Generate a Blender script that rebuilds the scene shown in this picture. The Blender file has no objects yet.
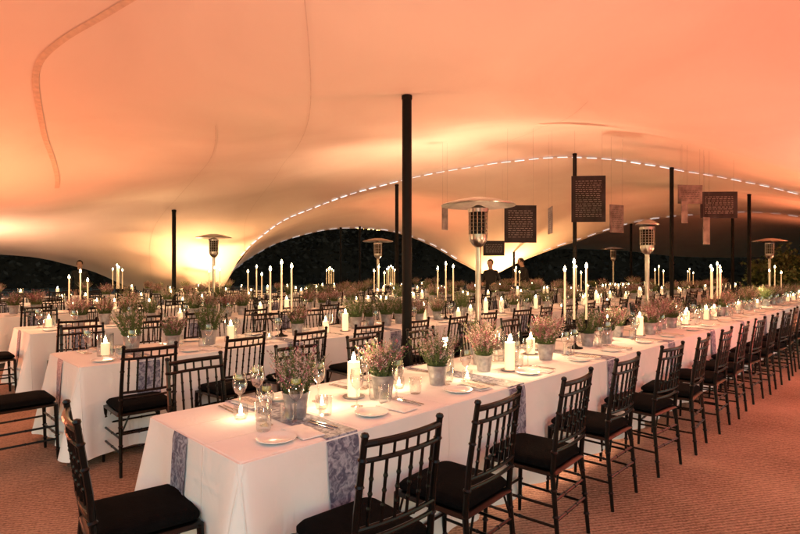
import bpy, math, random
from mathutils import Vector, Matrix, noise
from mathutils.bvhtree import BVHTree
random.seed(11)
R=random.random
def U(a,b): return a+(b-a)*random.random()
scene=bpy.context.scene
COL=scene.collection
# ------------------------------------------------------------------ materials
def newmat(name):
    m=bpy.data.materials.new(name); m.use_nodes=True
    nt=m.node_tree; b=nt.nodes['Principled BSDF']; return m,nt,b
def pmat(name,col,rough=.6,metal=0,spec=.5,noise_amt=0,noise_scale=20,bump=0,bscale=80,coat=0,emit=None,es=0):
    m,nt,b=newmat(name)
    b.inputs['Base Color'].default_value=(*col,1); b.inputs['Roughness'].default_value=rough
    b.inputs['Metallic'].default_value=metal; b.inputs['Specular IOR Level'].default_value=spec
    b.inputs['Coat Weight'].default_value=coat
    tc=nt.nodes.new('ShaderNodeTexCoord')
    if noise_amt:
        n=nt.nodes.new('ShaderNodeTexNoise'); n.inputs['Scale'].default_value=noise_scale; n.inputs['Detail'].default_value=3
        nt.links.new(tc.outputs['Object'],n.inputs['Vector'])
        r=nt.nodes.new('ShaderNodeValToRGB')
        r.color_ramp.elements[0].position=.3; r.color_ramp.elements[1].position=.7
        r.color_ramp.elements[0].color=(*[c*(1-noise_amt) for c in col],1)
        r.color_ramp.elements[1].color=(*[min(1,c*(1+noise_amt*.6)) for c in col],1)
        nt.links.new(n.outputs['Fac'],r.inputs['Fac']); nt.links.new(r.outputs['Color'],b.inputs['Base Color'])
    if bump:
        n2=nt.nodes.new('ShaderNodeTexNoise'); n2.inputs['Scale'].default_value=bscale; n2.inputs['Detail'].default_value=3
        nt.links.new(tc.outputs['Object'],n2.inputs['Vector'])
        bp=nt.nodes.new('ShaderNodeBump'); bp.inputs['Strength'].default_value=bump; bp.inputs['Distance'].default_value=.01
        nt.links.new(n2.outputs['Fac'],bp.inputs['Height']); nt.links.new(bp.outputs['Normal'],b.inputs['Normal'])
    if emit:
        b.inputs['Emission Color'].default_value=(*emit,1); b.inputs['Emission Strength'].default_value=es
        m.cycles.emission_sampling='NONE'
    return m
def emat(name,col,s,samp='NONE'):
    m=bpy.data.materials.new(name); m.use_nodes=True; nt=m.node_tree; nt.nodes.clear()
    o=nt.nodes.new('ShaderNodeOutputMaterial'); e=nt.nodes.new('ShaderNodeEmission')
    e.inputs[0].default_value=(*col,1); e.inputs[1].default_value=s; nt.links.new(e.outputs[0],o.inputs[0])
    m.cycles.emission_sampling=samp
    return m
def glassmat():
    m=bpy.data.materials.new('clear_glass'); m.use_nodes=True; nt=m.node_tree; nt.nodes.clear()
    o=nt.nodes.new('ShaderNodeOutputMaterial'); mx=nt.nodes.new('ShaderNodeMixShader')
    t=nt.nodes.new('ShaderNodeBsdfTransparent'); g=nt.nodes.new('ShaderNodeBsdfGlossy'); lw=nt.nodes.new('ShaderNodeLayerWeight')
    t.inputs[0].default_value=(.92,.92,.92,1); g.inputs[1].default_value=.04; lw.inputs[0].default_value=.4
    mr=nt.nodes.new('ShaderNodeMapRange'); mr.inputs['To Min'].default_value=.12; mr.inputs['To Max'].default_value=.9
    nt.links.new(lw.outputs['Facing'],mr.inputs[0]); nt.links.new(mr.outputs[0],mx.inputs[0])
    nt.links.new(t.outputs[0],mx.inputs[1]); nt.links.new(g.outputs[0],mx.inputs[2]); nt.links.new(mx.outputs[0],o.inputs[0]); return m
M={}
M['black']=pmat('chair_black_lacquer',(.002,.002,.002),.28,spec=.28,noise_amt=.3,noise_scale=30)
M['cushion']=pmat('chair_cushion_fabric',(.004,.004,.0045),.95,spec=.06,bump=.4,bscale=200,noise_amt=.3)
M['pole']=pmat('painted_pole',(.003,.003,.003),.65,spec=.2,noise_amt=.4,noise_scale=8)
M['steel']=pmat('brushed_steel',(.42,.40,.38),.3,1,noise_amt=.2,noise_scale=15)
M['zinc']=pmat('zinc_bucket',(.36,.37,.40),.45,.6,noise_amt=.35,noise_scale=25,bump=.15)
M['soil']=pmat('soil',(.04,.025,.018),.95,noise_amt=.5,noise_scale=90)
M['mauve']=pmat('heather_mauve',(.38,.11,.18),.7,noise_amt=.4,noise_scale=30)
M['pale']=pmat('heather_pale',(.64,.48,.46),.7,noise_amt=.3,noise_scale=30)
M['green']=pmat('heather_green',(.10,.145,.045),.7,noise_amt=.4,noise_scale=30)
M['leaf']=pmat('leaf_green',(.08,.13,.04),.5,noise_amt=.5,noise_scale=3)
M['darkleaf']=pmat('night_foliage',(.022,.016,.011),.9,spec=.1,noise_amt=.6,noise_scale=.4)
M['bark']=pmat('bark',(.05,.035,.025),.9,noise_amt=.4)
M['china']=pmat('white_china',(.85,.85,.85),.12,noise_amt=.03)
M['cutlery']=pmat('cutlery_steel',(.6,.6,.6),.18,1,noise_amt=.05)
M['napkin']=pmat('napkin_linen',(.80,.80,.80),.9,bump=.3,bscale=300,noise_amt=.06)
M['paper']=pmat('menu_paper',(.75,.72,.66),.8,noise_amt=.08)
M['ink']=pmat('ink',(.04,.035,.03),.8,noise_amt=.2)
M['wax']=pmat('ivory_wax',(.85,.78,.62),.45,noise_amt=.06,emit=(1,.64,.32),es=1.0)  # emission stands in for flame light glowing through the wax
M['tape']=pmat('taper_wax',(.85,.78,.62),.45,noise_amt=.06,emit=(1,.55,.22),es=.4)  # flame glow put into the taper wax as weak emission
M['flame']=emat('candle_flame',(1,.68,.32),80,'NONE')
M['glass']=glassmat()
M['skin']=pmat('skin',(.5,.3,.22),.5,noise_amt=.08)
M['hair']=pmat('hair',(.02,.013,.009),.6,noise_amt=.3)
M['shirt']=pmat('black_shirt',(.012,.011,.012),.85,noise_amt=.3)
M['trouser']=pmat('black_trousers',(.01,.01,.011),.85,noise_amt=.3)
M['shoe']=pmat('shoe',(.01,.008,.008),.4,noise_amt=.2)
M['eye']=pmat('eye',(.02,.015,.01),.2,noise_amt=.1)
M['lips']=pmat('lips',(.4,.15,.13),.5,noise_amt=.1)
M['boarddark']=pmat('poster_dark',(.022,.022,.026),.7,spec=.2,noise_amt=.5,noise_scale=6)
M['boardlight']=pmat('poster_light',(.16,.145,.14),.8,spec=.2,noise_amt=.55,noise_scale=7)
M['chalk']=pmat('chalk_lettering',(.30,.29,.27),.9,noise_amt=.3,noise_scale=60)
M['seam']=pmat('seam_webbing',(.62,.46,.34),.8,noise_amt=.15)
M['seamline']=pmat('welded_seam',(.63,.52,.43),.8,noise_amt=.1)
M['lacegap']=emat('lacing_gap_glow',(1,.88,.86),1.8)  # painted glow: sky seen through the lacing gaps, not a lamp
M['lens']=emat('uplight_lens',(1,.5,.2),6)
def clothmat():
    m,nt,b=newmat('white_tablecloth')
    b.inputs['Roughness'].default_value=.85; b.inputs['Specular IOR Level'].default_value=.2
    tc=nt.nodes.new('ShaderNodeTexCoord')
    n=nt.nodes.new('ShaderNodeTexNoise'); n.inputs['Scale'].default_value=2.2; n.inputs['Detail'].default_value=5
    r=nt.nodes.new('ShaderNodeValToRGB'); r.color_ramp.elements[0].color=(.80,.81,.83,1); r.color_ramp.elements[1].color=(.88,.89,.91,1)
    nt.links.new(tc.outputs['Object'],n.inputs[0]); nt.links.new(n.outputs[0],r.inputs[0]); nt.links.new(r.outputs[0],b.inputs[0])
    n2=nt.nodes.new('ShaderNodeTexNoise'); n2.inputs['Scale'].default_value=5; n2.inputs['Detail'].default_value=4; n2.inputs['Distortion'].default_value=.6
    nt.links.new(tc.outputs['Object'],n2.inputs[0])
    bp=nt.nodes.new('ShaderNodeBump'); bp.inputs['Strength'].default_value=.5; bp.inputs['Distance'].default_value=.02
    nt.links.new(n2.outputs[0],bp.inputs['Height'])
    w=nt.nodes.new('ShaderNodeTexBrick'); w.inputs['Scale'].default_value=1; w.inputs['Brick Width'].default_value=.62; w.inputs['Row Height'].default_value=.31
    w.offset=0; w.inputs['Mortar Size'].default_value=.006; w.inputs['Mortar Smooth'].default_value=1
    nt.links.new(tc.outputs['Object'],w.inputs[0])
    bp2=nt.nodes.new('ShaderNodeBump'); bp2.inputs['Strength'].default_value=.6; bp2.inputs['Distance'].default_value=.006
    nt.links.new(w.outputs['Fac'],bp2.inputs['Height']); nt.links.new(bp.outputs[0],bp2.inputs['Normal']); nt.links.new(bp2.outputs[0],b.inputs['Normal'])
    return m
M['cloth']=clothmat()
def runnermat():
    m,nt,b=newmat('patterned_runner'); b.inputs['Roughness'].default_value=.55
    tc=nt.nodes.new('ShaderNodeTexCoord'); n=nt.nodes.new('ShaderNodeTexNoise'); n.inputs['Scale'].default_value=32; n.inputs['Detail'].default_value=6; n.inputs['Distortion'].default_value=1.2
    r=nt.nodes.new('ShaderNodeValToRGB'); e=r.color_ramp.elements; e[0].position=.4; e[0].color=(.08,.09,.16,1); e[1].position=.62; e[1].color=(.36,.40,.52,1)
    nt.links.new(tc.outputs['Object'],n.inputs[0]); nt.links.new(n.outputs[0],r.inputs[0]); nt.links.new(r.outputs[0],b.inputs[0]); return m
M['runner']=runnermat()
def canopymat():
    m,nt,b=newmat('stretch_tent_fabric'); b.inputs['Roughness'].default_value=.8; b.inputs['Specular IOR Level'].default_value=.15
    tc=nt.nodes.new('ShaderNodeTexCoord'); n=nt.nodes.new('ShaderNodeTexNoise'); n.inputs['Scale'].default_value=.5; n.inputs['Detail'].default_value=6; n.inputs['Distortion'].default_value=.8
    r=nt.nodes.new('ShaderNodeValToRGB'); e=r.color_ramp.elements; e[0].position=.3; e[0].color=(.69,.58,.49,1); e[1].position=.7; e[1].color=(.79,.69,.59,1)
    nt.links.new(tc.outputs['Object'],n.inputs[0]); nt.links.new(n.outputs[0],r.inputs[0]); nt.links.new(r.outputs[0],b.inputs[0])
    return m
M['canopy']=canopymat()
def mattingmat():
    m,nt,b=newmat('coir_matting'); b.inputs['Roughness'].default_value=.9; b.inputs['Specular IOR Level'].default_value=.15
    tc=nt.nodes.new('ShaderNodeTexCoord'); mp=nt.nodes.new('ShaderNodeMapping'); mp.inputs['Rotation'].default_value[2]=math.radians(-12)
    nt.links.new(tc.outputs['Object'],mp.inputs[0])
    w=nt.nodes.new('ShaderNodeTexWave'); w.bands_direction='Y'; w.inputs['Scale'].default_value=11; w.inputs['Distortion'].default_value=2.4; w.inputs['Detail'].default_value=3; w.inputs['Detail Scale'].default_value=2
    nt.links.new(mp.outputs[0],w.inputs[0])
    n=nt.nodes.new('ShaderNodeTexNoise'); n.inputs['Scale'].default_value=70; n.inputs['Detail'].default_value=6; nt.links.new(mp.outputs[0],n.inputs[0])
    n3=nt.nodes.new('ShaderNodeTexNoise'); n3.inputs['Scale'].default_value=1.1; n3.inputs['Detail'].default_value=5; nt.links.new(mp.outputs[0],n3.inputs[0])
    r=nt.nodes.new('ShaderNodeValToRGB'); e=r.color_ramp.elements; e[0].position=.15; e[0].color=(.15,.085,.055,1); e[1].position=.85; e[1].color=(.56,.37,.27,1)
    mx=nt.nodes.new('ShaderNodeMath'); mx.operation='MULTIPLY_ADD'; mx.inputs[1].default_value=.30
    nt.links.new(w.outputs['Fac'],mx.inputs[0])
    ad=nt.nodes.new('ShaderNodeMath'); ad.operation='MULTIPLY_ADD'; ad.inputs[1].default_value=.95
    nt.links.new(n.outputs[0],ad.inputs[0]); 
    a3=nt.nodes.new('ShaderNodeMath'); a3.operation='MULTIPLY_ADD'; a3.inputs[1].default_value=.7; a3.inputs[2].default_value=-.5
    nt.links.new(n3.outputs[0],a3.inputs[0]); nt.links.new(a3.outputs[0],ad.inputs[2]); nt.links.new(ad.outputs[0],mx.inputs[2])
    nt.links.new(mx.outputs[0],r.inputs[0]); nt.links.new(r.outputs[0],b.inputs[0])
    bp=nt.nodes.new('ShaderNodeBump'); bp.inputs['Strength'].default_value=.8; bp.inputs['Distance'].default_value=.01
    nt.links.new(mx.outputs[0],bp.inputs['Height']); nt.links.new(bp.outputs[0],b.inputs['Normal']); return m
M['mat']=mattingmat()
M['grass']=pmat('night_grass',(.02,.025,.012),.95,noise_amt=.5,noise_scale=4,bump=.8,bscale=60)
# ------------------------------------------------------------------ mesh builder
class MB:
    def __init__(s): s.v=[];s.f=[];s.m=[];s.mats=[]
    def mi(s,k):
        if k not in s.mats: s.mats.append(k)
        return s.mats.index(k)
    def add(s,vs,fs,k):
        o=len(s.v); s.v+= [tuple(v) for v in vs]; i=s.mi(k)
        for f in fs: s.f.append(tuple(a+o for a in f)); s.m.append(i)
    def cyl(s,p0,p1,r0,r1=None,n=8,k='black',cap=True):
        if r1 is None: r1=r0
        p0=Vector(p0);p1=Vector(p1); d=(p1-p0).normalized()
        a=d.orthogonal().normalized(); b=d.cross(a)
        vs=[];fs=[]
        for p,r in((p0,r0),(p1,r1)):
            for i in range(n):
                t=2*math.pi*i/n; vs.append(p+a*math.cos(t)*r+b*math.sin(t)*r)
        for i in range(n): j=(i+1)%n; fs.append((i,j,n+j,n+i))
        if cap: fs.append(tuple(range(n-1,-1,-1))); fs.append(tuple(range(n,2*n)))
        s.add(vs,fs,k)
    def tube(s,pts,r,n=8,k='black'):
        for a,b in zip(pts,pts[1:]): s.cyl(a,b,r,r,n,k)
    def lathe(s,prof,n=24,off=(0,0,0),k='black'):
        vs=[];fs=[]
        for r,z in prof:
            for i in range(n):
                t=2*math.pi*i/n; vs.append((off[0]+r*math.cos(t),off[1]+r*math.sin(t),off[2]+z))
        for j in range(len(prof)-1):
            for i in range(n):
                i2=(i+1)%n; fs.append((j*n+i,j*n+i2,(j+1)*n+i2,(j+1)*n+i))
        s.add(vs,fs,k)
    def box(s,c,d,k='black',bev=0):
        x,y,z=[a/2 for a in d]; cx,cy,cz=c
        vs=[(cx+a*x,cy+b*y,cz+e*z) for e in(-1,1) for b in(-1,1) for a in(-1,1)]
        s.add(vs,[(0,2,3,1),(4,5,7,6),(0,1,5,4),(2,6,7,3),(0,4,6,2),(1,3,7,5)],k)
    def pad(s,c,hx,hy,z0,z1,rc,k):
        n=6; rings=[(-.012,z0),(0,z0+.008),(0,z1-.022),(-.012,z1-.007),(-.035,z1),(-.1,z1+.006)]
        vs=[];fs=[];cnt=4*n
        for off,z in rings:
            for q in range(4):
                sx=(1,-1,-1,1)[q]; sy=(1,1,-1,-1)[q]
                for i in range(n):
                    t=math.pi/2*(q+i/(n-1)); rr=rc
                    cx=sx*(hx+off-rr) if hx+off>rr else 0; cy=sy*(hy+off-rr)
                    vs.append((c[0]+cx+rr*math.cos(t),c[1]+cy+rr*math.sin(t),z))
        for j in range(len(rings)-1):
            for i in range(cnt): i2=(i+1)%cnt; fs.append((j*cnt+i,j*cnt+i2,(j+1)*cnt+i2,(j+1)*cnt+i))
        L=(len(rings)-1)*cnt; fs.append(tuple(L+i for i in range(cnt))); fs.append(tuple(range(cnt-1,-1,-1)))
        s.add(vs,fs,k)
    def mesh(s,name,smooth=True):
        me=bpy.data.meshes.new(name); me.from_pydata(s.v,[],s.f)
        for k in s.mats: me.materials.append(M[k])
        me.polygons.foreach_set('material_index',s.m)
        me.polygons.foreach_set('use_smooth',[smooth]*len(s.f)); me.update()
        if smooth:
            try: me.set_sharp_from_angle(angle=math.radians(42))
            except Exception: pass
        return me
def put(me,name,loc=(0,0,0),rz=0,sc=1,parent=None,tilt=(0,0)):
    o=bpy.data.objects.new(name,me); o.location=loc; o.rotation_euler=(tilt[0],tilt[1],rz)
    o.scale=(sc,sc,sc) if not isinstance(sc,tuple) else sc
    COL.objects.link(o)
    if parent: o.parent=parent
    return o
# ------------------------------------------------------------------ camera & site frame
EYE=1.51
cam=bpy.data.cameras.new('camera'); co=bpy.data.objects.new('camera',cam); COL.objects.link(co)
co.location=(0,0,EYE); co.rotation_euler=(math.radians(90),0,0); cam.lens=24; cam.sensor_width=36; cam.clip_end=500; cam.clip_start=.05
scene.camera=co
C=math.sqrt(.5); A=Vector((-.615,2.05,0)); DU=Vector((C,C,0)); DV=Vector((-C,C,0)); TW=.93
def W(s,v,z=0): p=A+DU*s+DV*v; return Vector((p.x,p.y,z))
# ------------------------------------------------------------------ canopy
def cr(p0,p1,p2,p3,t):
    return .5*((2*p1)+(-p0+p2)*t+(2*p0-5*p1+4*p2-p3)*t*t+(-p0+3*p1-3*p2+p3)*t*t*t)
def curve(pts,u):
    n=len(pts)-1; u=max(0,min(n-1e-6,u)); i=int(u); t=u-i
    g=lambda k: pts[k] if 0<=k<=n else (2*pts[0]-pts[1] if k<0 else 2*pts[n]-pts[n-1])
    return cr(g(i-1),g(i),g(i+1),g(i+2),t)
def wob(q): return Vector((0,0,.05*noise.noise(Vector((q.x*.4,q.y*.4,1)))+.014*noise.noise(Vector((q.x*1.6+q.y*.8,q.y*.35,4)))))
class Surf:
    def __init__(s,rows): s.r=[[Vector(p) for p in r] for r in rows]; s.nr=len(rows)-1; s.nc=len(rows[0])-1
    def p(s,a,b): return curve([curve(r,b) for r in s.r],a)
    def n(s,a,b):
        e=.01; x=s.p(a+e,b)-s.p(a-e,b); y=s.p(a,b+e)-s.p(a,b-e); k=x.cross(y).normalized()
        return -k if k.z>0 else k
    def mesh(s,name,sub=12):
        mb=MB(); nr=s.nr*sub; nc=s.nc*sub; vs=[]
        for i in range(nr+1):
            for j in range(nc+1):
                q=s.p(i/sub,j/sub); vs.append(q+wob(q))
        fs=[(i*(nc+1)+j,i*(nc+1)+j+1,(i+1)*(nc+1)+j+1,(i+1)*(nc+1)+j) for i in range(nr) for j in range(nc)]
        mb.add(vs,fs,'canopy'); return mb.mesh(name)
    def ribbon(s,mb,ab,w,k,off=.012):
        L=[]
        for (a,b) in ab:
            q=s.p(a,b); q=q+wob(q); L.append((q+s.n(a,b)*off,s.n(a,b)))
        vs=[]
        for i,(q,n) in enumerate(L):
            t=(L[min(i+1,len(L)-1)][0]-L[max(i-1,0)][0]).normalized(); sd=t.cross(n).normalized()
            vs+= [q-sd*w/2,q+sd*w/2]
        mb.add(vs,[(2*i,2*i+1,2*i+3,2*i+2) for i in range(len(L)-1)],k)
rowA=[
 [(-8.5,-2,2.9),(-5.3,-2,4.0),(-4.2,-2,4.25),(-3.4,-2,4.35),(-2.6,-2,4.45),(-1.9,-2,4.5),(-1.5,-2,4.5),(-.9,-2,4.5),(.05,-2,4.5),(1.3,-2,4.5),(2.6,-2,4.4),(4.7,-2,4.1),(8,-2,2.9)],
 [(-8.3,1,2.6),(-5,1,3.5),(-4.0,1,3.75),(-3.2,1,3.85),(-2.4,1,3.95),(-1.75,1,4.0),(-1.4,1,4.05),(-.85,1,4.1),(.05,1,4.1),(1.2,1,4.1),(2.4,1,4.0),(4.3,1,3.6),(7.4,1,2.6)],
 [(-8.6,3.6,2.5),(-4.7,3.6,3.3),(-3.7,3.5,3.45),(-3.0,3.4,3.56),(-2.25,3.3,3.66),(-1.6,3.2,3.72),(-1.3,3.1,3.75),(-.8,3.0,3.78),(.05,2.9,3.82),(1.1,2.9,3.82),(2.2,3.0,3.72),(4.0,3.2,3.3),(7,3.8,2.5)],
 [(-10,8,2.0),(-5.63,7.5,2.59),(-4.32,7.2,2.82),(-3.5,6.9,2.93),(-2.6,6.6,3.05),(-1.95,6.3,3.12),(-1.62,6.15,3.15),(-1.0,5.8,3.2),(.07,5.4,3.24),(1.22,5.4,3.25),(2.5,5.55,3.18),(4.5,6,2.77),(7.3,6.6,2.15)],
 [(-13.5,11,1.95),(-8.26,11,2.31),(-6.48,10.8,2.54),(-5.37,10.6,2.74),(-4.06,10.3,2.96),(-3.1,10,3.14),(-2.57,9.8,3.24),(-1.78,9.5,3.36),(.08,9,3.62),(2.03,9,3.82),(3.96,8.8,3.69),(6.6,8.8,3.03),(10.1,9,2.1)],
 [(-15.5,13.5,1.9),(-9.9,13.2,2.1),(-8.16,13.6,2.2),(-7.1,14,2.22),(-5.65,14,2.32),(-4.53,13.8,2.57),(-3.66,13,2.9),(-2.3,12.3,3.29),(0,11.3,3.71),(2.39,10.6,3.9),(4.6,10.2,3.75),(7.5,10,3.03),(11.3,10.2,2.0)],
 [(-16.9,15,1.85),(-11.3,15,1.85),(-9.6,16.3,1.45),(-8.3,17,.75),(-6.2,17.2,.45),(-4.8,16,1.78),(-4.07,15.5,2.35),(-2.72,14.5,2.98),(0,12.8,3.58),(2.66,11.8,3.88),(5.09,11.3,3.71),(8.4,11.2,3.02),(12.6,11.2,1.9)]]
SA=Surf(rowA)
tent=bpy.data.objects.new('stretch_tent',None); COL.objects.link(tent)
meA=SA.mesh('canopy_front'); oA=put(meA,'canopy_front',parent=tent)
seam=[Vector(p) for p in rowA[-1]]
dense=[curve(seam,4+i/40*1) for i in range(0,40*8+1)]
def seamx(x): return min(dense,key=lambda q:abs(q.x-x))
B0x=[-5.7,-5.35,-4.1,-2.72,-1.35,-.1,.8,1.5,2.1,2.75,3.7,5.1,6.7,8.4,10.6,12.6]
B0=[seamx(x)+Vector((0,-.05,.03)) for x in B0x]
B2=[(-7,21,.6),(-6.42,21,1.47),(-5.1,21,2.3),(-3.5,21,2.85),(-2.17,21,3.05),(-.4,21,2.89),(1.18,21,2.38),(2.54,21.5,1.63),(3.7,22,1.18),(4.95,22,1.72),(6.86,21.5,2.48),(9.46,21,3.28),(12.3,20.5,3.59),(15,20,3.39),(18.8,20,2.7),(22.5,20,1.6)]
B2=[Vector(p) for p in B2]
bulge=[.05,.1,.12,.16,.2,.3,.45,.55,.6,.5,.4,.25,.1,.05,.1,.1]
B1=[(a+b)/2+Vector((0,0,k)) for a,b,k in zip(B0,B2,bulge)]
SB=Surf([B0,B1,B2]); meB=SB.mesh('canopy_middle'); oB=put(meB,'canopy_middle',parent=tent)
C0=[b+Vector((0,-.05,.03)) for b in B2[9:]]
C1=[Vector((b.x*1.15,26,b.z*.9+.55)) for b in B2[9:]]
C2=[Vector((b.x*1.35,31,2.3+.25*math.sin(i*1.3))) for i,b in enumerate(B2[9:])]
SC=Surf([C0,C1,C2]); meC=SC.mesh('canopy_rear'); oC=put(meC,'canopy_rear',parent=tent)
mb=MB()
def lin(a0,b0,a1,b1,n=60,bow=0): 
    return [(a0+(a1-a0)*i/n, b0+(b1-b0)*i/n+bow*math.sin(math.pi*i/n)) for i in range(n+1)]
for l in (lin(2.2,7.2,5.95,5.2,bow=.4),lin(3.0,9.6,5.95,8.2),lin(2.9,4.6,5.9,3.2,bow=-.3)):
    SA.ribbon(mb,l,.010,'seamline')
SA.ribbon(mb,lin(5.96,5,5.96,12,n=160),.11,'seamline',.008)
SB.ribbon(mb,lin(1.96,.4,1.96,15,n=160),.11,'seamline',.008)
put(mb.mesh('seams'),'seams',parent=tent)
mb=MB(); sp=[Vector((a,b,0)) for a,b in[(3.12,1.45),(2.92,1.62),(2.72,1.9),(2.55,2.25),(2.42,2.7),(2.34,3.3),(2.28,4.1),(2.2,5.2)]]
SA.ribbon(mb,[tuple(curve(sp,t/12)[:2]) for t in range(85)],.055,'seam',.007)
put(mb.mesh('webbing_strap'),'webbing_strap',parent=tent)
def lacing(S,a,b0,b1,step,ln,w):  # emissive dashes in place of sky showing through the seam gaps
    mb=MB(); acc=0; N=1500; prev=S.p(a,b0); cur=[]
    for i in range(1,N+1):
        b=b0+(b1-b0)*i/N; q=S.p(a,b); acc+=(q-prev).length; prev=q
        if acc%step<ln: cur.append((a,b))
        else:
            if len(cur)>2: S.ribbon(mb,[cur[0],cur[len(cur)//2],cur[-1]],w*U(.5,1.15),'lacegap',.03)
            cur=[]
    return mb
put(lacing(SA,5.93,5.05,12,.30,.22,.06).mesh('lacing_gap_glow'),'lacing_gap_glow',parent=tent)
put(lacing(SB,1.93,1.0,6.9,.5,.3,.05).mesh('lacing_gap_glow_rear'),'lacing_gap_glow_rear',parent=tent)
put(lacing(SB,1.93,9.5,15,.6,.34,.05).mesh('lacing_gap_glow_side'),'lacing_gap_glow_side',parent=tent)
bvhs=[BVHTree.FromPolygons([v.co.copy() for v in me.vertices],[list(p.vertices) for p in me.polygons]) for me in (meA,meB,meC)]
def roof(x,y,default=2.6):
    zs=[]
    for t in bvhs:
        h=t.ray_cast(Vector((x,y,-1)),Vector((0,0,1)))
        if h[0]: zs.append(h[0].z)
    return min(zs) if zs else default
# ------------------------------------------------------------------ ground
mb=MB(); mb.add([(-250,-250,0),(250,-250,0),(250,300,0),(-250,300,0)],[(0,1,2,3)],'grass'); put(mb.mesh('ground'),'ground')
mb=MB(); mb.add([(-13,-7,.004),(20,-7,.004),(20,23,.004),(-13,23,.004)],[(0,1,2,3)],'mat'); put(mb.mesh('coir_matting_floor'),'coir_matting_floor')
# ------------------------------------------------------------------ tent poles
for (x,y,r) in [(.07,5.4,.05),(-5.0,11.8,.045),(-.08,13.4,.045),(3.67,11.2,.042),(5.68,11.15,.042),(9.1,13.9,.045),(9.1,21.0,.045),(4.4,20.6,.045),(-1.55,20.6,.045),(-2.3,20.7,.04),(10.6,17,.045)]:
    h=roof(x,y)
    mb=MB(); mb.cyl((0,0,.01),(0,0,h-.03),r,r*.96,16,'pole'); mb.cyl((0,0,0),(0,0,.012),.14,.14,20,'pole'); mb.lathe([(r,h-.05),(r+.004,h-.04),(r+.004,h-.01),(0,h+.005)],16,k='pole'); mb.cyl((0,0,.012),(0,0,.12),r+.02,r+.012,16,'pole')
    put(mb.mesh('tent_pole'),'tent_pole',(x,y,.004))
# ------------------------------------------------------------------ chair
def make_chair():
    mb=MB(); K='black'
    def rings(p0,p1,ts,r):
        p0=Vector(p0);p1=Vector(p1);d=(p1-p0).normalized()
        for t in ts:
            q=p0.lerp(p1,t); mb.cyl(q-d*.010,q,r*.9,r*1.38,8,K,False); mb.cyl(q,q+d*.010,r*1.38,r*.9,8,K,False)
    for sx in(-1,1):
        a=(sx*.195,-.235,0);b=(sx*.188,-.195,.44);c=(sx*.186,-.215,.66);d=(sx*.182,-.255,.93)
        mb.cyl(a,b,.011,.0145,8); mb.cyl(b,c,.0145,.0135,8); mb.cyl(c,d,.0135,.012,8)
        rings(a,b,(.25,.5,.8),.0135); rings(b,c,(.5,),.0145); rings(c,d,(.35,.7),.013)
        mb.lathe([(.012,-.005),(.016,.004),(.012,.014),(0,.018)],8,d,K)
        f0=(sx*.205,.2,0);f1=(sx*.195,.185,.44); mb.cyl(f0,f1,.0105,.0155,8); rings(f0,f1,(.2,.45,.8),.0135)
        for z in(.17,.27):
            t=z/.44; p=Vector(a).lerp(Vector(b),t); q=Vector(f0).lerp(Vector(f1),t); mb.cyl(p,q,.008,n=6); rings(p,q,(.5,),.008)
        p=Vector(f0).lerp(Vector(f1),.62); mb.cyl(p,(sx*.13,.19,.43),.006,n=6)
        p=Vector(a).lerp(Vector(b),.66); mb.cyl(p,(sx*.13,-.2,.43),.006,n=6)
    for z in(.2,.3):
        t=z/.44
        for (l0,l1) in(((.205,.2,0),(.195,.185,.44)),((.195,-.235,0),(.188,-.195,.44))):
            p=Vector(l0).lerp(Vector(l1),t); mb.cyl((-p.x,p.y,p.z),p,.008,n=6); rings((-p.x,p.y,p.z),p,(.33,.67),.008)
    mb.pad((0,-.005,0),.212,.208,.425,.452,.03,K)
    mb.pad((0,-.002,0),.198,.196,.453,.497,.045,'cushion')
    def back(z): return -.195-(z-.44)*.12 if z>.44 else -.195
    def rail(z,r,bow):
        pts=[]
        for i in range(9):
            t=i/8*2-1; pts.append((t*.184,back(z)-bow*(1-t*t),z))
        mb.tube(pts,r,8,K)
    rail(.905,.0135,.022); rail(.845,.0095,.022); rail(.60,.0095,.018); rail(.555,.0085,.016)
    for i in range(6):
        x=-.145+.058*i; t=x/.184
        p0=(x,back(.60)-.018*(1-t*t),.60); p1=(x,back(.845)-.022*(1-t*t),.845); mb.cyl(p0,p1,.0068,n=6); rings(p0,p1,(.28,.5,.72),.0068)
    for i in range(5):
        x=-.116+.058*i; t=x/.184
        mb.cyl((x,back(.845)-.022*(1-t*t),.85),(x,back(.9)-.022*(1-t*t),.9),.006,n=6)
    return mb.mesh('chiavari_chair')
chair=make_chair()
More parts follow.
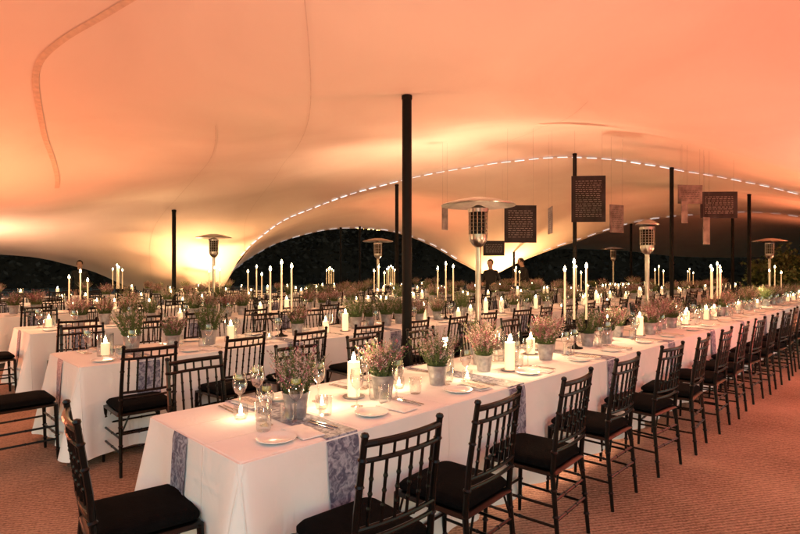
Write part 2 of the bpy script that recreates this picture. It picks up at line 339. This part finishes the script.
# ------------------------------------------------------------------ tables
rows=[(0,0.0,19),(2.67,.12,21),(5.34,.29,21),(8.01,.35,17),(10.68,.4,14.5),(13.35,.5,8)]
def table(v0,s0,s1,idx):
    L=s1-s0; mb=MB(); H=.75; RC=.03
    pts=[]
    segs=[((RC,0),(L-RC,0),(0,-1)),((L,RC),(L,TW-RC),(1,0)),((L-RC,TW),(RC,TW),(0,1)),((0,TW-RC),(0,RC),(-1,0))]
    cc=[(L-RC,RC),(L-RC,TW-RC),(RC,TW-RC),(RC,RC)]
    for q,(a,b,n) in enumerate(segs):
        ln=math.hypot(b[0]-a[0],b[1]-a[1]); st=.03 if idx<2 else .06
        k=max(2,int(ln/st))
        for i in range(k):
            t=i/k; pts.append((a[0]+(b[0]-a[0])*t,a[1]+(b[1]-a[1])*t,n[0],n[1]))
        n2=segs[(q+1)%4][2]
        for i in range(7):
            t=i/7*math.pi/2; nx=n[0]*math.cos(t)+n2[0]*math.sin(t); ny=n[1]*math.cos(t)+n2[1]*math.sin(t)
            pts.append((cc[q][0]+RC*nx,cc[q][1]+RC*ny,nx,ny))
    def off(x,y,nx,ny,t):
        g=noise.noise(Vector((x*1.1+idx*7,y*1.1,0)))*.5+.5
        f=math.sin((x+y*1.3)*15+3.5*noise.noise(Vector((x*1.3,y*2,idx))))*(.4+.7*g)
        f+=.7*noise.noise(Vector((x*6,y*6,t*1.2+idx)))
        dc=min(math.hypot(x-a,y-b) for a in(0,L) for b in(0,TW))
        c=math.exp(-(dc/.10)**2)
        return .004+t*(.03+.042*f*min(1,t*1.6)*(1-c))+c*t*.11
    lev=[(0,H-.006)]+[(t,H-.02-t*(H-.095)) for t in(.03,.1,.2,.32,.45,.6,.75,.88,1)]
    vs=[];N=len(pts)
    for x,y,nx,ny in pts: vs.append((x-nx*.012,y-ny*.012,H))
    for t,z in lev:
        for x,y,nx,ny in pts:
            o=off(x,y,nx,ny,t); vs.append((x+nx*o,y+ny*o,z))
    fs=[(j*N+i,j*N+(i+1)%N,(j+1)*N+(i+1)%N,(j+1)*N+i) for j in range(len(lev)) for i in range(N)]
    fs.append(tuple(range(N))); mb.add(vs,fs,'cloth')
    k=.41
    while k<L-.3:
        w=.18; x0=k; cols=5
        prof=[('s',0,t) for t in(.62,.45,.3,.2,.1,.03)]+[('t',.0,0)]+[('t',y,0) for y in(.1,.3,.5,.7,.85,TW)]+[('s',TW,t) for t in(.03,.1,.2,.3,.45,.62)]
        vs=[]
        for kind,y,t in prof:
            for c in range(cols):
                x=x0+w*c/(cols-1)
                if kind=='s':
                    ny=-1 if y==0 else 1; o=off(x,y,0,ny,t)+.007; vs.append((x,y+ny*o,H-.02-t*(H-.095)))
                else: vs.append((x,min(max(y,-.002),TW+.002),H+.003))
        n=len(prof); mb.add(vs,[(j*cols+c,j*cols+c+1,(j+1)*cols+c+1,(j+1)*cols+c) for j in range(n-1) for c in range(cols-1)],'runner')
        k+=1.42
    vs=[];prof=[.75,.6,.45,.3,.2,.1,.03]
    for t in prof:
        for c in range(5):
            y=.46+.15*c/4; o=off(0,y,-1,0,t)+.007; vs.append((-o,y,H-.02-t*(H-.095)))
    for c in range(5): vs.append((-.004,.46+.15*c/4,H-.004))
    mb.add(vs,[(j*5+c,j*5+c+1,(j+1)*5+c+1,(j+1)*5+c) for j in range(7) for c in range(4)],'runner')
    x=.3
    while x<L:
        for y in(.15,TW-.15): mb.cyl((x,y,0),(x,y,H-.05),.018,n=6,k='steel')
        x+=1.8
    return put(mb.mesh('banquet_table'),'banquet_table',W(s0,v0,.004),math.radians(45))
for i,(v0,s0,s1) in enumerate(rows): table(v0,s0,s1,i)
seats=[.37,.97,1.66,2.42,3.2,3.85,4.6,5.26,6.05,6.7,7.45,8.2]
x=8.9
while x<18.6: seats.append(x); x+=.72
def jit(a): return U(-a,a)
for s in seats: put(chair,'chiavari_chair',W(s,-.27+jit(.025),.004),math.radians(45+jit(5)))
for s in [.5,1.25,1.95,2.65,3.4,4.1,4.8]+[5.5+.72*i for i in range(18)]: put(chair,'chiavari_chair',W(s,TW+.30+jit(.03),.004),math.radians(-135+jit(5)))
put(chair,'chiavari_chair',W(-.19,.49,.004),math.radians(-45-8))
for i,(v0,s0,s1) in enumerate(rows[1:]):
    s=s0+.36
    while s<s1-.2:
        put(chair,'chiavari_chair',W(s+jit(.05),v0-.27+jit(.05),.004),math.radians(45+jit(8)))
        put(chair,'chiavari_chair',W(s+jit(.05),v0+TW+.27+jit(.05),.004),math.radians(-135+jit(8)))
        s+=.70
    put(chair,'chiavari_chair',W(s0-.28,v0+.47,.004),math.radians(-45+jit(8)))
# ------------------------------------------------------------------ table ware meshes
def mk_plate():
    mb=MB(); mb.lathe([(0,.006),(.055,.006),(.062,.009),(.085,.016),(.088,.016),(.088,.013),(.06,.002),(0,.001)],36,k='china'); return mb.mesh('side_plate')
def mk_glass():
    mb=MB(); mb.lathe([(.034,.001),(.035,.003),(.012,.008),(.0045,.015),(.004,.09),(.008,.1),(.026,.115),(.038,.145),(.040,.165),(.036,.195),(.033,.215)],20,k='glass'); return mb.mesh('wine_glass')
def mk_tumb():
    mb=MB(); mb.lathe([(0,.001),(.030,.001),(.033,.01),(.037,.095)],20,k='glass'); return mb.mesh('water_tumbler')
def mk_cut():
    mb=MB()
    mb.box((-.012,-.03,.004),(.007,.12,.003),'cutlery'); mb.box((-.012,.04,.006),(.018,.03,.002),'cutlery')
    for i in range(4): mb.box((-.0195+.005*i,.072,.006),(.0026,.04,.002),'cutlery')
    mb.box((.016,-.04,.005),(.010,.09,.005),'cutlery')
    mb.add([(.011,.005,.004),(.021,.005,.004),(.021,.1,.004),(.012,.11,.004),(.011,.005,.006),(.021,.005,.0055),(.021,.1,.0055),(.012,.11,.006)],[(0,3,2,1),(4,5,6,7),(0,1,5,4),(1,2,6,5),(2,3,7,6),(3,0,4,7)],'cutlery')
    return mb.mesh('cutlery_set')
def mk_nap():
    mb=MB(); n=8; vs=[]
    for lay in(0,1):
        for j in range(n+1):
            for i in range(n+1):
                x=(i/n-.5)*.11; y=(j/n-.5)*.2
                z=.003+lay*(.010+.004*noise.noise(Vector((x*20,y*20,2))))
                e=min(i,n-i,j,n-j); 
                if lay and e==0: z-=.005
                vs.append((x*(1 if lay else 1.03),y*(1 if lay else 1.02),z))
    m=(n+1)**2
    fs=[(m+j*(n+1)+i,m+j*(n+1)+i+1,m+(j+1)*(n+1)+i+1,m+(j+1)*(n+1)+i) for j in range(n) for i in range(n)]
    ed=[i for i in range(n+1)]+[j*(n+1)+n for j in range(1,n+1)]+[n*(n+1)+i for i in range(n-1,-1,-1)]+[j*(n+1) for j in range(n-1,0,-1)]
    for a,b in zip(ed,ed[1:]+ed[:1]): fs.append((a,b,m+b,m+a))
    mb.add(vs,fs,'napkin'); return mb.mesh('folded_napkin')
def mk_menu():
    mb=MB(); mb.box((0,0,.003),(.10,.2,.0015),'paper')
    for i in range(9):
        w=U(.03,.07); mb.box((0,.075-.018*i,.0042),(w,.004,.0004),'ink')
    return mb.mesh('menu_card',False)
def flame(mb,z,h=.034,r=.0068,x=0,y=0):
    mb.cyl((x,y,z-.004),(x,y,z+.008),.0012,n=4,k='ink',cap=False)
    mb.lathe([(0,.0),(r*.8,h*.15),(r,h*.3),(r*.75,h*.6),(r*.3,h*.85),(0,h)],8,(x,y,z+.004),'flame')
def mk_pillar(h,r,holder):
    mb=MB(); z0=.0
    if holder==1: mb.lathe([(0,.001),(.06,.001),(.065,.008),(.062,.01),(0,.006)],24,k='zinc'); z0=.007
    if holder==2:
        hh=h+.09; mb.lathe([(0,.001),(.062,.001),(.064,.006),(.064,hh)],24,k='glass'); z0=.009
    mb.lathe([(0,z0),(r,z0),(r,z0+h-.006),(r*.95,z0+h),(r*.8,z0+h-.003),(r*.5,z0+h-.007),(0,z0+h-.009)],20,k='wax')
    flame(mb,z0+h-.006,.06,.013); return mb.mesh('pillar_candle')
def mk_tealight():
    mb=MB(); mb.lathe([(0,.001),(.028,.001),(.036,.03),(.034,.07)],18,k='glass')
    mb.lathe([(0,.007),(.02,.007),(.02,.022),(0,.021)],14,k='wax'); flame(mb,.022,.032,.009); return mb.mesh('tealight_holder')
def mk_cand(n,hs):
    mb=MB(); K='pole'
    mb.lathe([(0,0.0),(.07,.0),(.07,.008),(.03,.018),(.011,.04),(.009,.08),(.014,.1),(.008,.12),(.008,.19),(.014,.2),(.007,.22),(0,.23)],20,k=K)
    for i in range(n):
        t=i/(n-1)*2-1; x=.11*t; y=.05*math.cos(t*3+i)
        pts=[Vector((0,0,.19)).lerp(Vector((x,y,.19)),q)+Vector((0,0,-.04*math.sin(q*math.pi))) for q in[j/8 for j in range(9)]]
        mb.tube(pts+[Vector((x,y,.24))],.005,6,K)
        mb.lathe([(.004,.225),(.026,.232),(.028,.237),(.013,.24),(.015,.265),(.012,.265)],12,(x,y,0),K)
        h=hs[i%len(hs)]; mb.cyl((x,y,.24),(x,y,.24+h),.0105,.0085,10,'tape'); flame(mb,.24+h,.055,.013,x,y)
    return mb.mesh('candelabra')
def mk_heather(seed,mix,hgt):
    rnd=random.Random(seed); mb=MB()
    mb.lathe([(0,.001),(.048,.001),(.049,.004),(.055,.05),(.0555,.052),(.0565,.056),(.0555,.06),(.065,.117),(.068,.121),(.0685,.125),(.065,.127),(.061,.121),(.060,.11)],28,k='zinc')
    mb.lathe([(0,.113),(.060,.108)],16,k='soil')
    for i in range(170):
        a=rnd.uniform(0,6.283); rr=.056*math.sqrt(rnd.random()); b=Vector((rr*math.cos(a),rr*math.sin(a),.11))
        h=rnd.uniform(.5,1.1)*hgt*(1-.25*rr/.055); lean=Vector((math.cos(a),math.sin(a),0))*(rr/.055)*rnd.uniform(.3,1.0)*h*.75+Vector((rnd.uniform(-.03,.03),rnd.uniform(-.03,.03),0))
        tip=b+lean+Vector((0,0,h)); mid=b+lean*.35+Vector((0,0,h*.5))
        mb.cyl(b,mid,.0013,.0011,3,'green',False); mb.cyl(mid,tip,.0011,.0006,3,'green',False)
        col=rnd.choices(['mauve','pale','green'],mix)[0]
        for j in range(34):
            t=rnd.uniform(.1,1); q=(b.lerp(mid,t*2) if t<.5 else mid.lerp(tip,t*2-1))
            kk='green' if t<rnd.uniform(.25,.65) else col
            sz=rnd.uniform(.004,.009)*(1.2-.45*t); d=Vector((rnd.uniform(-1,1),rnd.uniform(-1,1),rnd.uniform(.1,1.2))).normalized()
            e=d.orthogonal().normalized(); e.rotate(Matrix.Rotation(rnd.uniform(0,6),3,d))
            q=q+Vector((rnd.uniform(-1,1),rnd.uniform(-1,1),0))*.004
            mb.add([q,q+d*sz+e*sz*.5,q+d*sz*2,q+d*sz-e*sz*.5],[(0,1,2,3)],kk)
    return mb.mesh('potted_heather')
plate=mk_plate();wg=mk_glass();tum=mk_tumb();cut=mk_cut();nap=mk_nap();menu=mk_menu()
pil=[mk_pillar(.2,.036,1),mk_pillar(.13,.036,1),mk_pillar(.15,.034,2),mk_pillar(.1,.034,2)]
tea=mk_tealight(); cands=[mk_cand(3,[.47,.54,.5]),mk_cand(5,[.45,.5,.54,.49,.43]),mk_cand(3,[.42,.5,.38])]
hea=[mk_heather(1,(2,5,4),.25),mk_heather(2,(5,3,4),.22),mk_heather(3,(7,3,2),.24),mk_heather(4,(0,3,8),.25),mk_heather(5,(2,6,4),.27)]
TZ=.7545
def lightat(s,v,z,e):
    l=bpy.data.lights.new('candle_light','POINT'); l.energy=e; l.color=(1,.62,.31); l.shadow_soft_size=.02
    o=bpy.data.objects.new('candle_light',l); o.location=W(s,v,z); COL.objects.link(o)
for s,v,k in[(.51,.38,0),(1.1,.37,1),(1.58,.37,4),(2.15,.42,2),(2.35,.6,0),(2.9,.35,1),(3.3,.55,2),(3.85,.45,3),(4.15,.4,1),(4.7,.52,0),(5.2,.36,2)]:
    put(hea[k],'potted_heather',W(s,v,TZ),U(0,6),U(.95,1.08))
put(pil[0],'pillar_candle',W(.98,.49,TZ)); lightat(.98,.49,TZ+.27,9)
put(pil[2],'pillar_candle',W(1.93,.6,TZ)); lightat(1.93,.6,TZ+.22,9)
put(pil[0],'pillar_candle',W(2.3,.3,TZ)); lightat(2.3,.3,TZ+.27,9)
put(pil[2],'pillar_candle',W(2.62,.5,TZ)); lightat(3.64,.47,1.58,12)
put(pil[3],'pillar_candle',W(1.4,.6,TZ)); put(pil[1],'pillar_candle',W(3.05,.58,TZ)); lightat(3.05,.58,TZ+.2,8)
put(pil[0],'pillar_candle',W(4.4,.5,TZ)); lightat(4.4,.5,1.05,8)
put(pil[0],'pillar_candle',W(5.0,.4,TZ)); lightat(6.2,.5,1.05,10); lightat(8.2,.47,1.58,14); lightat(11,.47,1.1,14)
for s,v in[(.7,.42),(1.33,.47),(.3,.55),(1.8,.3)]: put(tea,'tealight_holder',W(s,v,TZ)); lightat(s,v,TZ+.08,1.2)
for s,v,q in[(.49,.72,1),(.56,.52,.98),(.78,.56,1.02),(.33,.36,.9),(.86,.32,.95),(1.2,.62,1)]: put(wg,'wine_glass',W(s,v,TZ),0,q)
for s,v in[(.36,.45),(.28,.30),(.64,.31),(1.02,.27),(.66,.66),(1.3,.3)]: put(tum,'water_tumbler',W(s,v,TZ))
put(cands[0],'candelabra',W(3.64,.47,TZ),math.radians(0)); put(cands[1],'candelabra',W(8.2,.47,TZ),math.radians(10))
for s,v in[(2.18,3.14),(4.95,3.14),(9,3.14),(13.5,3.14)]:
    put(cands[random.randrange(3)],'candelabra',W(s,v,TZ),U(-.4,.4)); lightat(s,v,1.62,15)
for s,v in[(.9,5.81),(3.4,5.81),(6.1,5.81),(11,5.81),(4,8.48),(9,8.48),(3,11.15),(9,11.15),(12.5,.47),(16,3.14)]:
    put(cands[random.randrange(3)],'candelabra',W(s,v,TZ),U(-.6,.6),U(.9,1.0))
for s,v in[(.9,5.81),(6,5.81),(12,5.81),(3,8.5),(9,8.5),(5,11.15)]: lightat(s,v,1.6,24)
def setting(s,v,side,row):
    rz=math.radians(45) + (0 if side==0 else math.pi)
    sg=1 if side==0 else -1
    o=lambda ds,dv:(s+ds*sg, v+dv*sg)
    a,b=o(-.14+jit(.02),.0+jit(.015))
    if row<4: put(plate,'side_plate',W(a,b,TZ))
    if row<2:
        a,b=o(.14+jit(.02),.02); put(cut,'cutlery_set',W(a,b,TZ),rz+jit(.1))
        a,b=o(.02,.0+jit(.01)); put(nap,'folded_napkin',W(a,b,TZ),rz+jit(.12))
        if R()<.6: put(menu,'menu_card',W(a,b,TZ+.014),rz+jit(.2))
    if row<3:
        a,b=o(.13+jit(.03),.16+jit(.03)); put(wg,'wine_glass',W(a,b,TZ),0,U(.95,1.08))
        a,b=o(.05+jit(.03),.20+jit(.03)); put(tum,'water_tumbler',W(a,b,TZ))
        if row==0 and s>1: a,b=o(-.02+jit(.03),.17+jit(.02)); put(wg,'wine_glass',W(a,b,TZ),0,U(.85,.95))
for s in seats: setting(s,.15,0,0)
for s in [.5,1.25,1.95,2.65,3.4,4.1,4.8]+[5.5+.72*i for i in range(17)]: setting(s,TW-.15,1,0)
for i,(v0,s0,s1) in enumerate(rows[1:],1):
    s=s0+.36
    while s<s1-.2:
        setting(s,v0+.15,0,i); setting(s,v0+TW-.15,1,i); s+=.70
def centre(v0,s0,s1,step):
    s=s0
    while s<s1:
        q=R()
        if q<.45: put(hea[random.randrange(5)],'potted_heather',W(s,v0+.47+jit(.08),TZ),U(0,6),U(.95,1.2))
        elif q<.88: put(pil[random.randrange(4)],'pillar_candle',W(s,v0+.47+jit(.14),TZ))
        else: put(tea,'tealight_holder',W(s,v0+.47+jit(.15),TZ))
        s+=step*U(.7,1.25)
centre(0,5.6,18.6,.30)
for i,(v0,s0,s1) in enumerate(rows[1:],1): centre(v0,s0+.3,s1-.2,.30 if i<4 else .38)
# ------------------------------------------------------------------ patio heaters
def mk_heater(hood=.40,H=2.26):
    mb=MB(); K='steel'
    mb.lathe([(0,.02),(.24,.02),(.25,.05),(.24,.08),(.20,.1),(.195,.11),(.195,.70),(.18,.74),(.10,.78),(.05,.80),(.035,.82)],32,k=K)
    mb.cyl((0,0,.8),(0,0,H-.52),.032,.032,16,K)
    mb.lathe([(.032,H-.54),(.06,H-.52),(.095,H-.47),(.10,H-.44),(.10,H-.40)],24,k=K)
    mb.lathe([(.085,H-.40),(.085,H-.16)],24,k='pole')
    for i in range(14):
        t=i/14*6.283; mb.cyl((.1*math.cos(t),.1*math.sin(t),H-.4),(.1*math.cos(t),.1*math.sin(t),H-.15),.005,n=5,k=K)
    for z in(.36,.32,.28,.24,.2): mb.lathe([(.102,H-z-.004),(.106,H-z),(.102,H-z+.004)],24,k=K)
    mb.lathe([(.11,H-.16),(.115,H-.12),(.06,H-.1),(.02,H-.08)],24,k=K)
    mb.lathe([(hood,H-.09),(hood+.004,H-.082),(hood*.96,H-.07),(hood*.6,H-.03),(hood*.25,H-.002),(0,H)],40,k=K)
    mb.lathe([(hood-.002,H-.092),(hood*.6,H-.04),(0,H-.012)],40,k=K)
    return mb.mesh('patio_heater')
ht=mk_heater(); ht2=mk_heater(.17,2.24)
for x,y in[(.85,5.8),(-4.26,12.2),(-.58,14),(9.7,14),(8.0,20)]: put(ht,'patio_heater',(x,y,.004))
put(ht2,'patio_heater',(3.8,8.2,.004))
# ------------------------------------------------------------------ hanging posters
def poster(x,y,z,w,h,kind,rz=0):
    mb=MB(); bk='boarddark' if kind==0 else 'boardlight'
    mb.box((0,0,0),(w,.012,h),bk)
    rr=random.Random(int(x*100))
    if w>.25:
        for side in(-1,1):
            zz=h/2-.09
            if rr.random()<.5 and h>.45:
                mb.box((0,side*.0075,h*.2),(w*.7,.003,h*.34),'boardlight' if kind==0 else 'boarddark'); zz=-.02*h
            while zz>-h/2+.07:
                xx=-w*.38
                while xx<w*.36:
                    ww=rr.uniform(.02,.07); ww=min(ww,w*.38-xx)
                    mb.box((xx+ww/2,side*.0075,zz),(ww,.002,.006),'chalk' if kind==0 else 'boarddark'); xx+=ww+.02
                zz-=.035
    rf=roof(x,y)
    for sx in(-1,1): mb.cyl((sx*w*.4,0,h/2),(sx*w*.4,0,rf-z),.001,n=4,k='boardlight')
    put(mb.mesh('hanging_poster',False),'hanging_poster',(x,y,z),rz)
poster(1.93,8.55,2.2,.52,.60,0,.05); poster(3.18,9.0,2.66,.56,.78,0,-.1); poster(3.9,9.6,2.38,.36,.5,1,.5)
poster(4.95,9.1,2.75,.44,.32,1,.1); poster(5.5,9.2,2.58,.62,.46,0,-.05); poster(.8,9.5,2.38,.18,.42,1,.9); poster(2.62,9.3,2.32,.45,.46,1,1.45)
poster(5.17,9.0,2.12,.14,.46,1,.3); poster(4.8,9.0,2.45,.12,.4,1,.2); poster(2.2,12.5,1.95,.5,.35,0,.0)
# ------------------------------------------------------------------ uplights
def uplight(x,y,col,e,tx=0,ty=0,cone=150,z=.33,size=.12):
    mb=MB(); mb.lathe([(0,.06),(.07,.06),(.09,.09),(.095,.26),(.1,.27),(.1,.30),(.085,.3),(.085,.285)],20,k='pole'); mb.box((0,0,.015),(.22,.16,.03),'pole')
    for sx in(-1,1): mb.box((sx*.107,0,.1),(.008,.03,.17),'pole')
    mb.lathe([(0,.285),(.084,.285)],20,k='lens')
    o=put(mb.mesh('uplight'),'uplight',(x,y,.004))
    l=bpy.data.lights.new('uplight_beam','SPOT'); l.energy=e; l.color=col; l.spot_size=math.radians(cone); l.spot_blend=1; l.shadow_soft_size=size
    lo=bpy.data.objects.new('uplight_beam',l); COL.objects.link(lo); lo.location=(0,0,z); lo.parent=o
    lo.rotation_euler=Vector((tx,ty,1)).to_track_quat('-Z','Y').to_euler()
AMB=(1,.50,.21); ORG=(1,.25,.11); RED=(1,.17,.12); PEA=(1,.50,.40); CRM=(1,.54,.33)
uplight(-7.3,15.0,AMB,2200,.1,.3)
uplight(-5.3,14.6,AMB,1400,0,.3)
uplight(-9.5,10,CRM,1500,.2,.2)  # added lamp, brightens the canopy near the left hem
uplight(-6.5,6,ORG,950,.5,0)
uplight(-4.5,1.0,ORG,400,.4,.3)
uplight(6.2,5.0,RED,1350,-.4,.2)
uplight(5.5,-.5,RED,550,-.3,.5)
uplight(4.2,21.2,AMB,1600,0,-.2)
uplight(12.5,13.5,ORG,1400,-.4,0)
uplight(0.2,-1,PEA,900,0,.3)  # added unseen lamp behind camera; its canopy bounce brightens the foreground
uplight(-7.2,20.6,AMB,600,.3,-.3)
uplight(1.1,9.6,CRM,1050,.1,0,140)
uplight(-2.6,8.6,CRM,1600,0,0,150)  # added lamp to lift the dark midspan canopy
uplight(.9,4.35,CRM,600,-.1,.1,150)
uplight(7.6,8.0,ORG,700,-.3,.0,140)
uplight(0.6,17,ORG,320,0,0,140)  # added lamp to light the middle canopy
uplight(8.2,16.6,RED,320,0,0,140)  # added lamp, dim red on the right of the middle canopy
uplight(16,22,ORG,300,-.2,.1)
# ------------------------------------------------------------------ people
def person(x,y,rz,pose,H=1.72):
    V=[];E=[];Rd=[]
    def v(p,r,par=None):
        V.append(p); Rd.append(r if isinstance(r,tuple) else (r,r)); i=len(V)-1
        if par is not None: E.append((par,i))
        return i
    lean=pose.get('lean',0)
    def T(p):
        if p[2]>.98:
            c,s=math.cos(lean),math.sin(lean); yy=p[1]; zz=p[2]-.98
            return (p[0],yy*c+zz*s,.98+zz*c-yy*s)
        return p
    pel=v((0,0,.95),(.15,.11)); w=v(T((0,0,1.1)),(.13,.10),pel); ch=v(T((0,.0,1.3)),(.165,.115),w); nb=v(T((0,-.01,1.45)),(.07,.065),ch)
    nk=v(T((0,.0,1.51)),(.052,.055),nb); hd=v(T((0,.015,1.6)),(.075,.09),nk); h2=v(T((0,.012,1.68)),(.07,.085),hd); v(T((0,.005,1.725)),(.045,.055),h2)
    for sx in(-1,1):
        sh=v(T((sx*.165,0,1.40)),(.06,.06),ch); arm=pose['arms'][0 if sx<0 else 1]
        el=v(T(arm[0]),(.043,.043),sh); wr=v(T(arm[1]),(.028,.028),el); pd=(Vector(arm[1])-Vector(arm[0])).normalized()
        pm=v(T(tuple(Vector(arm[1])+pd*.07)),(.036,.018),wr)
        for k in range(4):
            st=Vector(arm[1])+pd*.085+Vector((sx*(.012*k-.02),0,0)); ln=(.07,.08,.075,.055)[k]
            a=v(T(tuple(st)),.009,pm); b=v(T(tuple(st+pd*ln*.5+Vector((0,0,-.008)))),.0085,a); v(T(tuple(st+pd*ln*.85+Vector((0,0,-.03)))),.0075,b)
        th=Vector(arm[1])+pd*.03+Vector((-sx*.035,0,.0)); a=v(T(tuple(th)),.011,wr); v(T(tuple(th+pd*.045+Vector((-sx*.015,0,-.01)))),.009,a)
        hp=v((sx*.095,0,.88),(.095,.1),pel); kn=v((sx*.1+sx*pose.get('st',0),.02,.5),(.062,.062),hp); an=v((sx*.1+sx*pose.get('st',0)*1.6,-.01,.1),(.042,.042),kn)
        v((sx*.11+sx*pose.get('st',0)*1.6,.14,.045),(.042,.036),an)
    me=bpy.data.meshes.new('sk'); me.from_pydata(V,E,[]); ob=bpy.data.objects.new('sk',me); COL.objects.link(ob)
    md=ob.modifiers.new('s','SKIN')
    for i,r in enumerate(Rd): me.skin_vertices[0].data[i].radius=r
    me.skin_vertices[0].data[0].use_root=True
    sb=ob.modifiers.new('u','SUBSURF'); sb.levels=2; sb.render_levels=2
    dg=bpy.context.evaluated_depsgraph_get(); nm=bpy.data.meshes.new_from_object(ob.evaluated_get(dg)); bpy.data.objects.remove(ob)
    nm.materials.clear()
    for k in('shirt','trouser','skin','shoe'): nm.materials.append(M[k])
    hands=[Vector(T(pose['arms'][i][1])) for i in(0,1)]; neck=Vector(T((0,0,1.475))); up=(Vector(T((0,0,1.7)))-neck).normalized()
    for p in nm.polygons:
        c=p.center; p.use_smooth=True; m=0
        if c.z<.97: m=1
        if c.z<.09: m=3
        if (c-neck).dot(up)>0 and (c-neck).length<.35: m=2
        if min((c-h).length for h in hands)<.02 or any((c-h).length<.22 and (c-h).dot(Vector(T(pose['arms'][i][1]))-Vector(T(pose['arms'][i][0])))>0 for i,h in enumerate(hands)): m=2
        p.material_index=m
    s=H/1.75; par=put(nm,'waiter',(x,y,.004),rz,s)
    mb=MB(); hc=Vector(T((0,.0,1.66)))
    vs=[];fs=[];n=16
    for j in range(9):
        ph=math.pi*.62*j/8
        for i in range(n):
            t=2*math.pi*i/n; px=.083*math.sin(ph)*math.cos(t); py=.102*math.sin(ph)*math.sin(t)-.008; pz=.095*math.cos(ph)
            if py>.03 and pz<.035: py=.03; 
            vs.append(hc+Vector((px,py,pz)))
    for j in range(8):
        for i in range(n): fs.append((j*n+i,j*n+(i+1)%n,(j+1)*n+(i+1)%n,(j+1)*n+i))
    mb.add(vs,fs,'hair')
    for sx in(-1,1):
        e=T((sx*.03,.098,1.64)); mb.lathe([(0,-.007),(.009,0),(0,.007)],8,e,'eye'); e=T((sx*.078,.01,1.63)); mb.lathe([(0,-.028),(.013,-.01),(.015,.012),(0,.028)],8,e,'skin')
    mb.cyl(T((0,.095,1.645)),T((0,.118,1.605)),.007,.014,8,'skin'); mb.box(T((0,.098,1.572)),(.045,.012,.009),'lips')
    put(mb.mesh('head_details'),'head_details',parent=par)
    return par
person(2.45,14.3,math.radians(150),dict(arms=[((-.24,-.02,1.15),(-.17,.2,1.12)),((.24,-.02,1.15),(.17,.2,1.12))],lean=.12))
person(3.95,16.6,math.radians(100),dict(arms=[((-.22,.08,1.18),(-.13,.3,1.1)),((.22,.08,1.18),(.13,.3,1.12))],lean=.3,st=.02),1.82)
person(-9.0,15.0,math.radians(200),dict(arms=[((-.23,.0,1.13),(-.22,.08,.9)),((.23,0,1.13),(.22,.1,.9))],lean=.05),1.7)
# ------------------------------------------------------------------ vegetation
def leafmass(name,fn,n,sz,k,seed):
    rnd=random.Random(seed); mb=MB(); vs=[];fs=[]
    for i in range(n):
        q=fn(rnd)
        d=Vector((rnd.gauss(0,1),rnd.gauss(0,1),rnd.gauss(0,.7))).normalized(); e=d.orthogonal().normalized(); e.rotate(Matrix.Rotation(rnd.uniform(0,6.28),3,d))
        s=sz*rnd.uniform(.6,1.4); o=len(vs); vs+=[q,q+d*s*.5+e*s*.28,q+d*s,q+d*s*.5-e*s*.28]; fs.append((o,o+1,o+2,o+3))
    mb.add(vs,fs,k); return mb
def bushp(r):
    d=Vector((r.gauss(0,1),r.gauss(0,1),r.gauss(0,1))).normalized(); k=.72+.38*noise.noise(d*2.2)+.15*noise.noise(d*6)
    q=d*k*(r.random()**.35); return Vector((q.x*1.6,q.y*1.3,q.z*1.35+1.05))
b=leafmass('laurel_bush',bushp,6500,.13,'leaf',4)
for i in range(7):
    t=i/7*6.28; b.cyl((.05*math.cos(t),.05*math.sin(t),0),(.5*math.cos(t),.5*math.sin(t),1.1),.03,.01,6,'bark')
put(b.mesh('laurel_bush',False),'laurel_bush',(12.7,17.6,.004))
def treep(r):
    a=r.uniform(-1.25,1.25); rad=r.uniform(42,50); top=6.5+2.6*noise.noise(Vector((a*6,0,3)))+1.2*noise.noise(Vector((a*20,0,8)))
    return Vector((math.sin(a)*rad,math.cos(a)*rad,top*(1-r.random()**2.0)))
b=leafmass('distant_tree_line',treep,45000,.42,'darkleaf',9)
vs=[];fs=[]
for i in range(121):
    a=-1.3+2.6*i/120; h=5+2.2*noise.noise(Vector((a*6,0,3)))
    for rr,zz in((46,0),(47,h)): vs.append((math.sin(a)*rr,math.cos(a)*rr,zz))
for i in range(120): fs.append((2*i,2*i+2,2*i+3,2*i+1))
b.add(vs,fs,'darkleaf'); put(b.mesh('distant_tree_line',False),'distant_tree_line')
# ------------------------------------------------------------------ world / dusk
w=bpy.data.worlds.new('World'); scene.world=w; w.use_nodes=True; nt=w.node_tree
bg=nt.nodes['Background']; sk=nt.nodes.new('ShaderNodeTexSky'); sk.sky_type='NISHITA'; sk.sun_disc=False
sk.sun_elevation=math.radians(3.0); sk.sun_rotation=math.radians(10); nt.links.new(sk.outputs[0],bg.inputs[0]); bg.inputs[1].default_value=.9
sl=bpy.data.lights.new('sun','SUN'); sl.energy=.02; sl.angle=math.radians(10); sl.color=(1,.75,.6); so=bpy.data.objects.new('sun',sl); COL.objects.link(so)
so.rotation_euler=(math.radians(-87),0,math.radians(-10))
scene.view_settings.view_transform='Standard'; scene.view_settings.look='None'; scene.view_settings.exposure=0
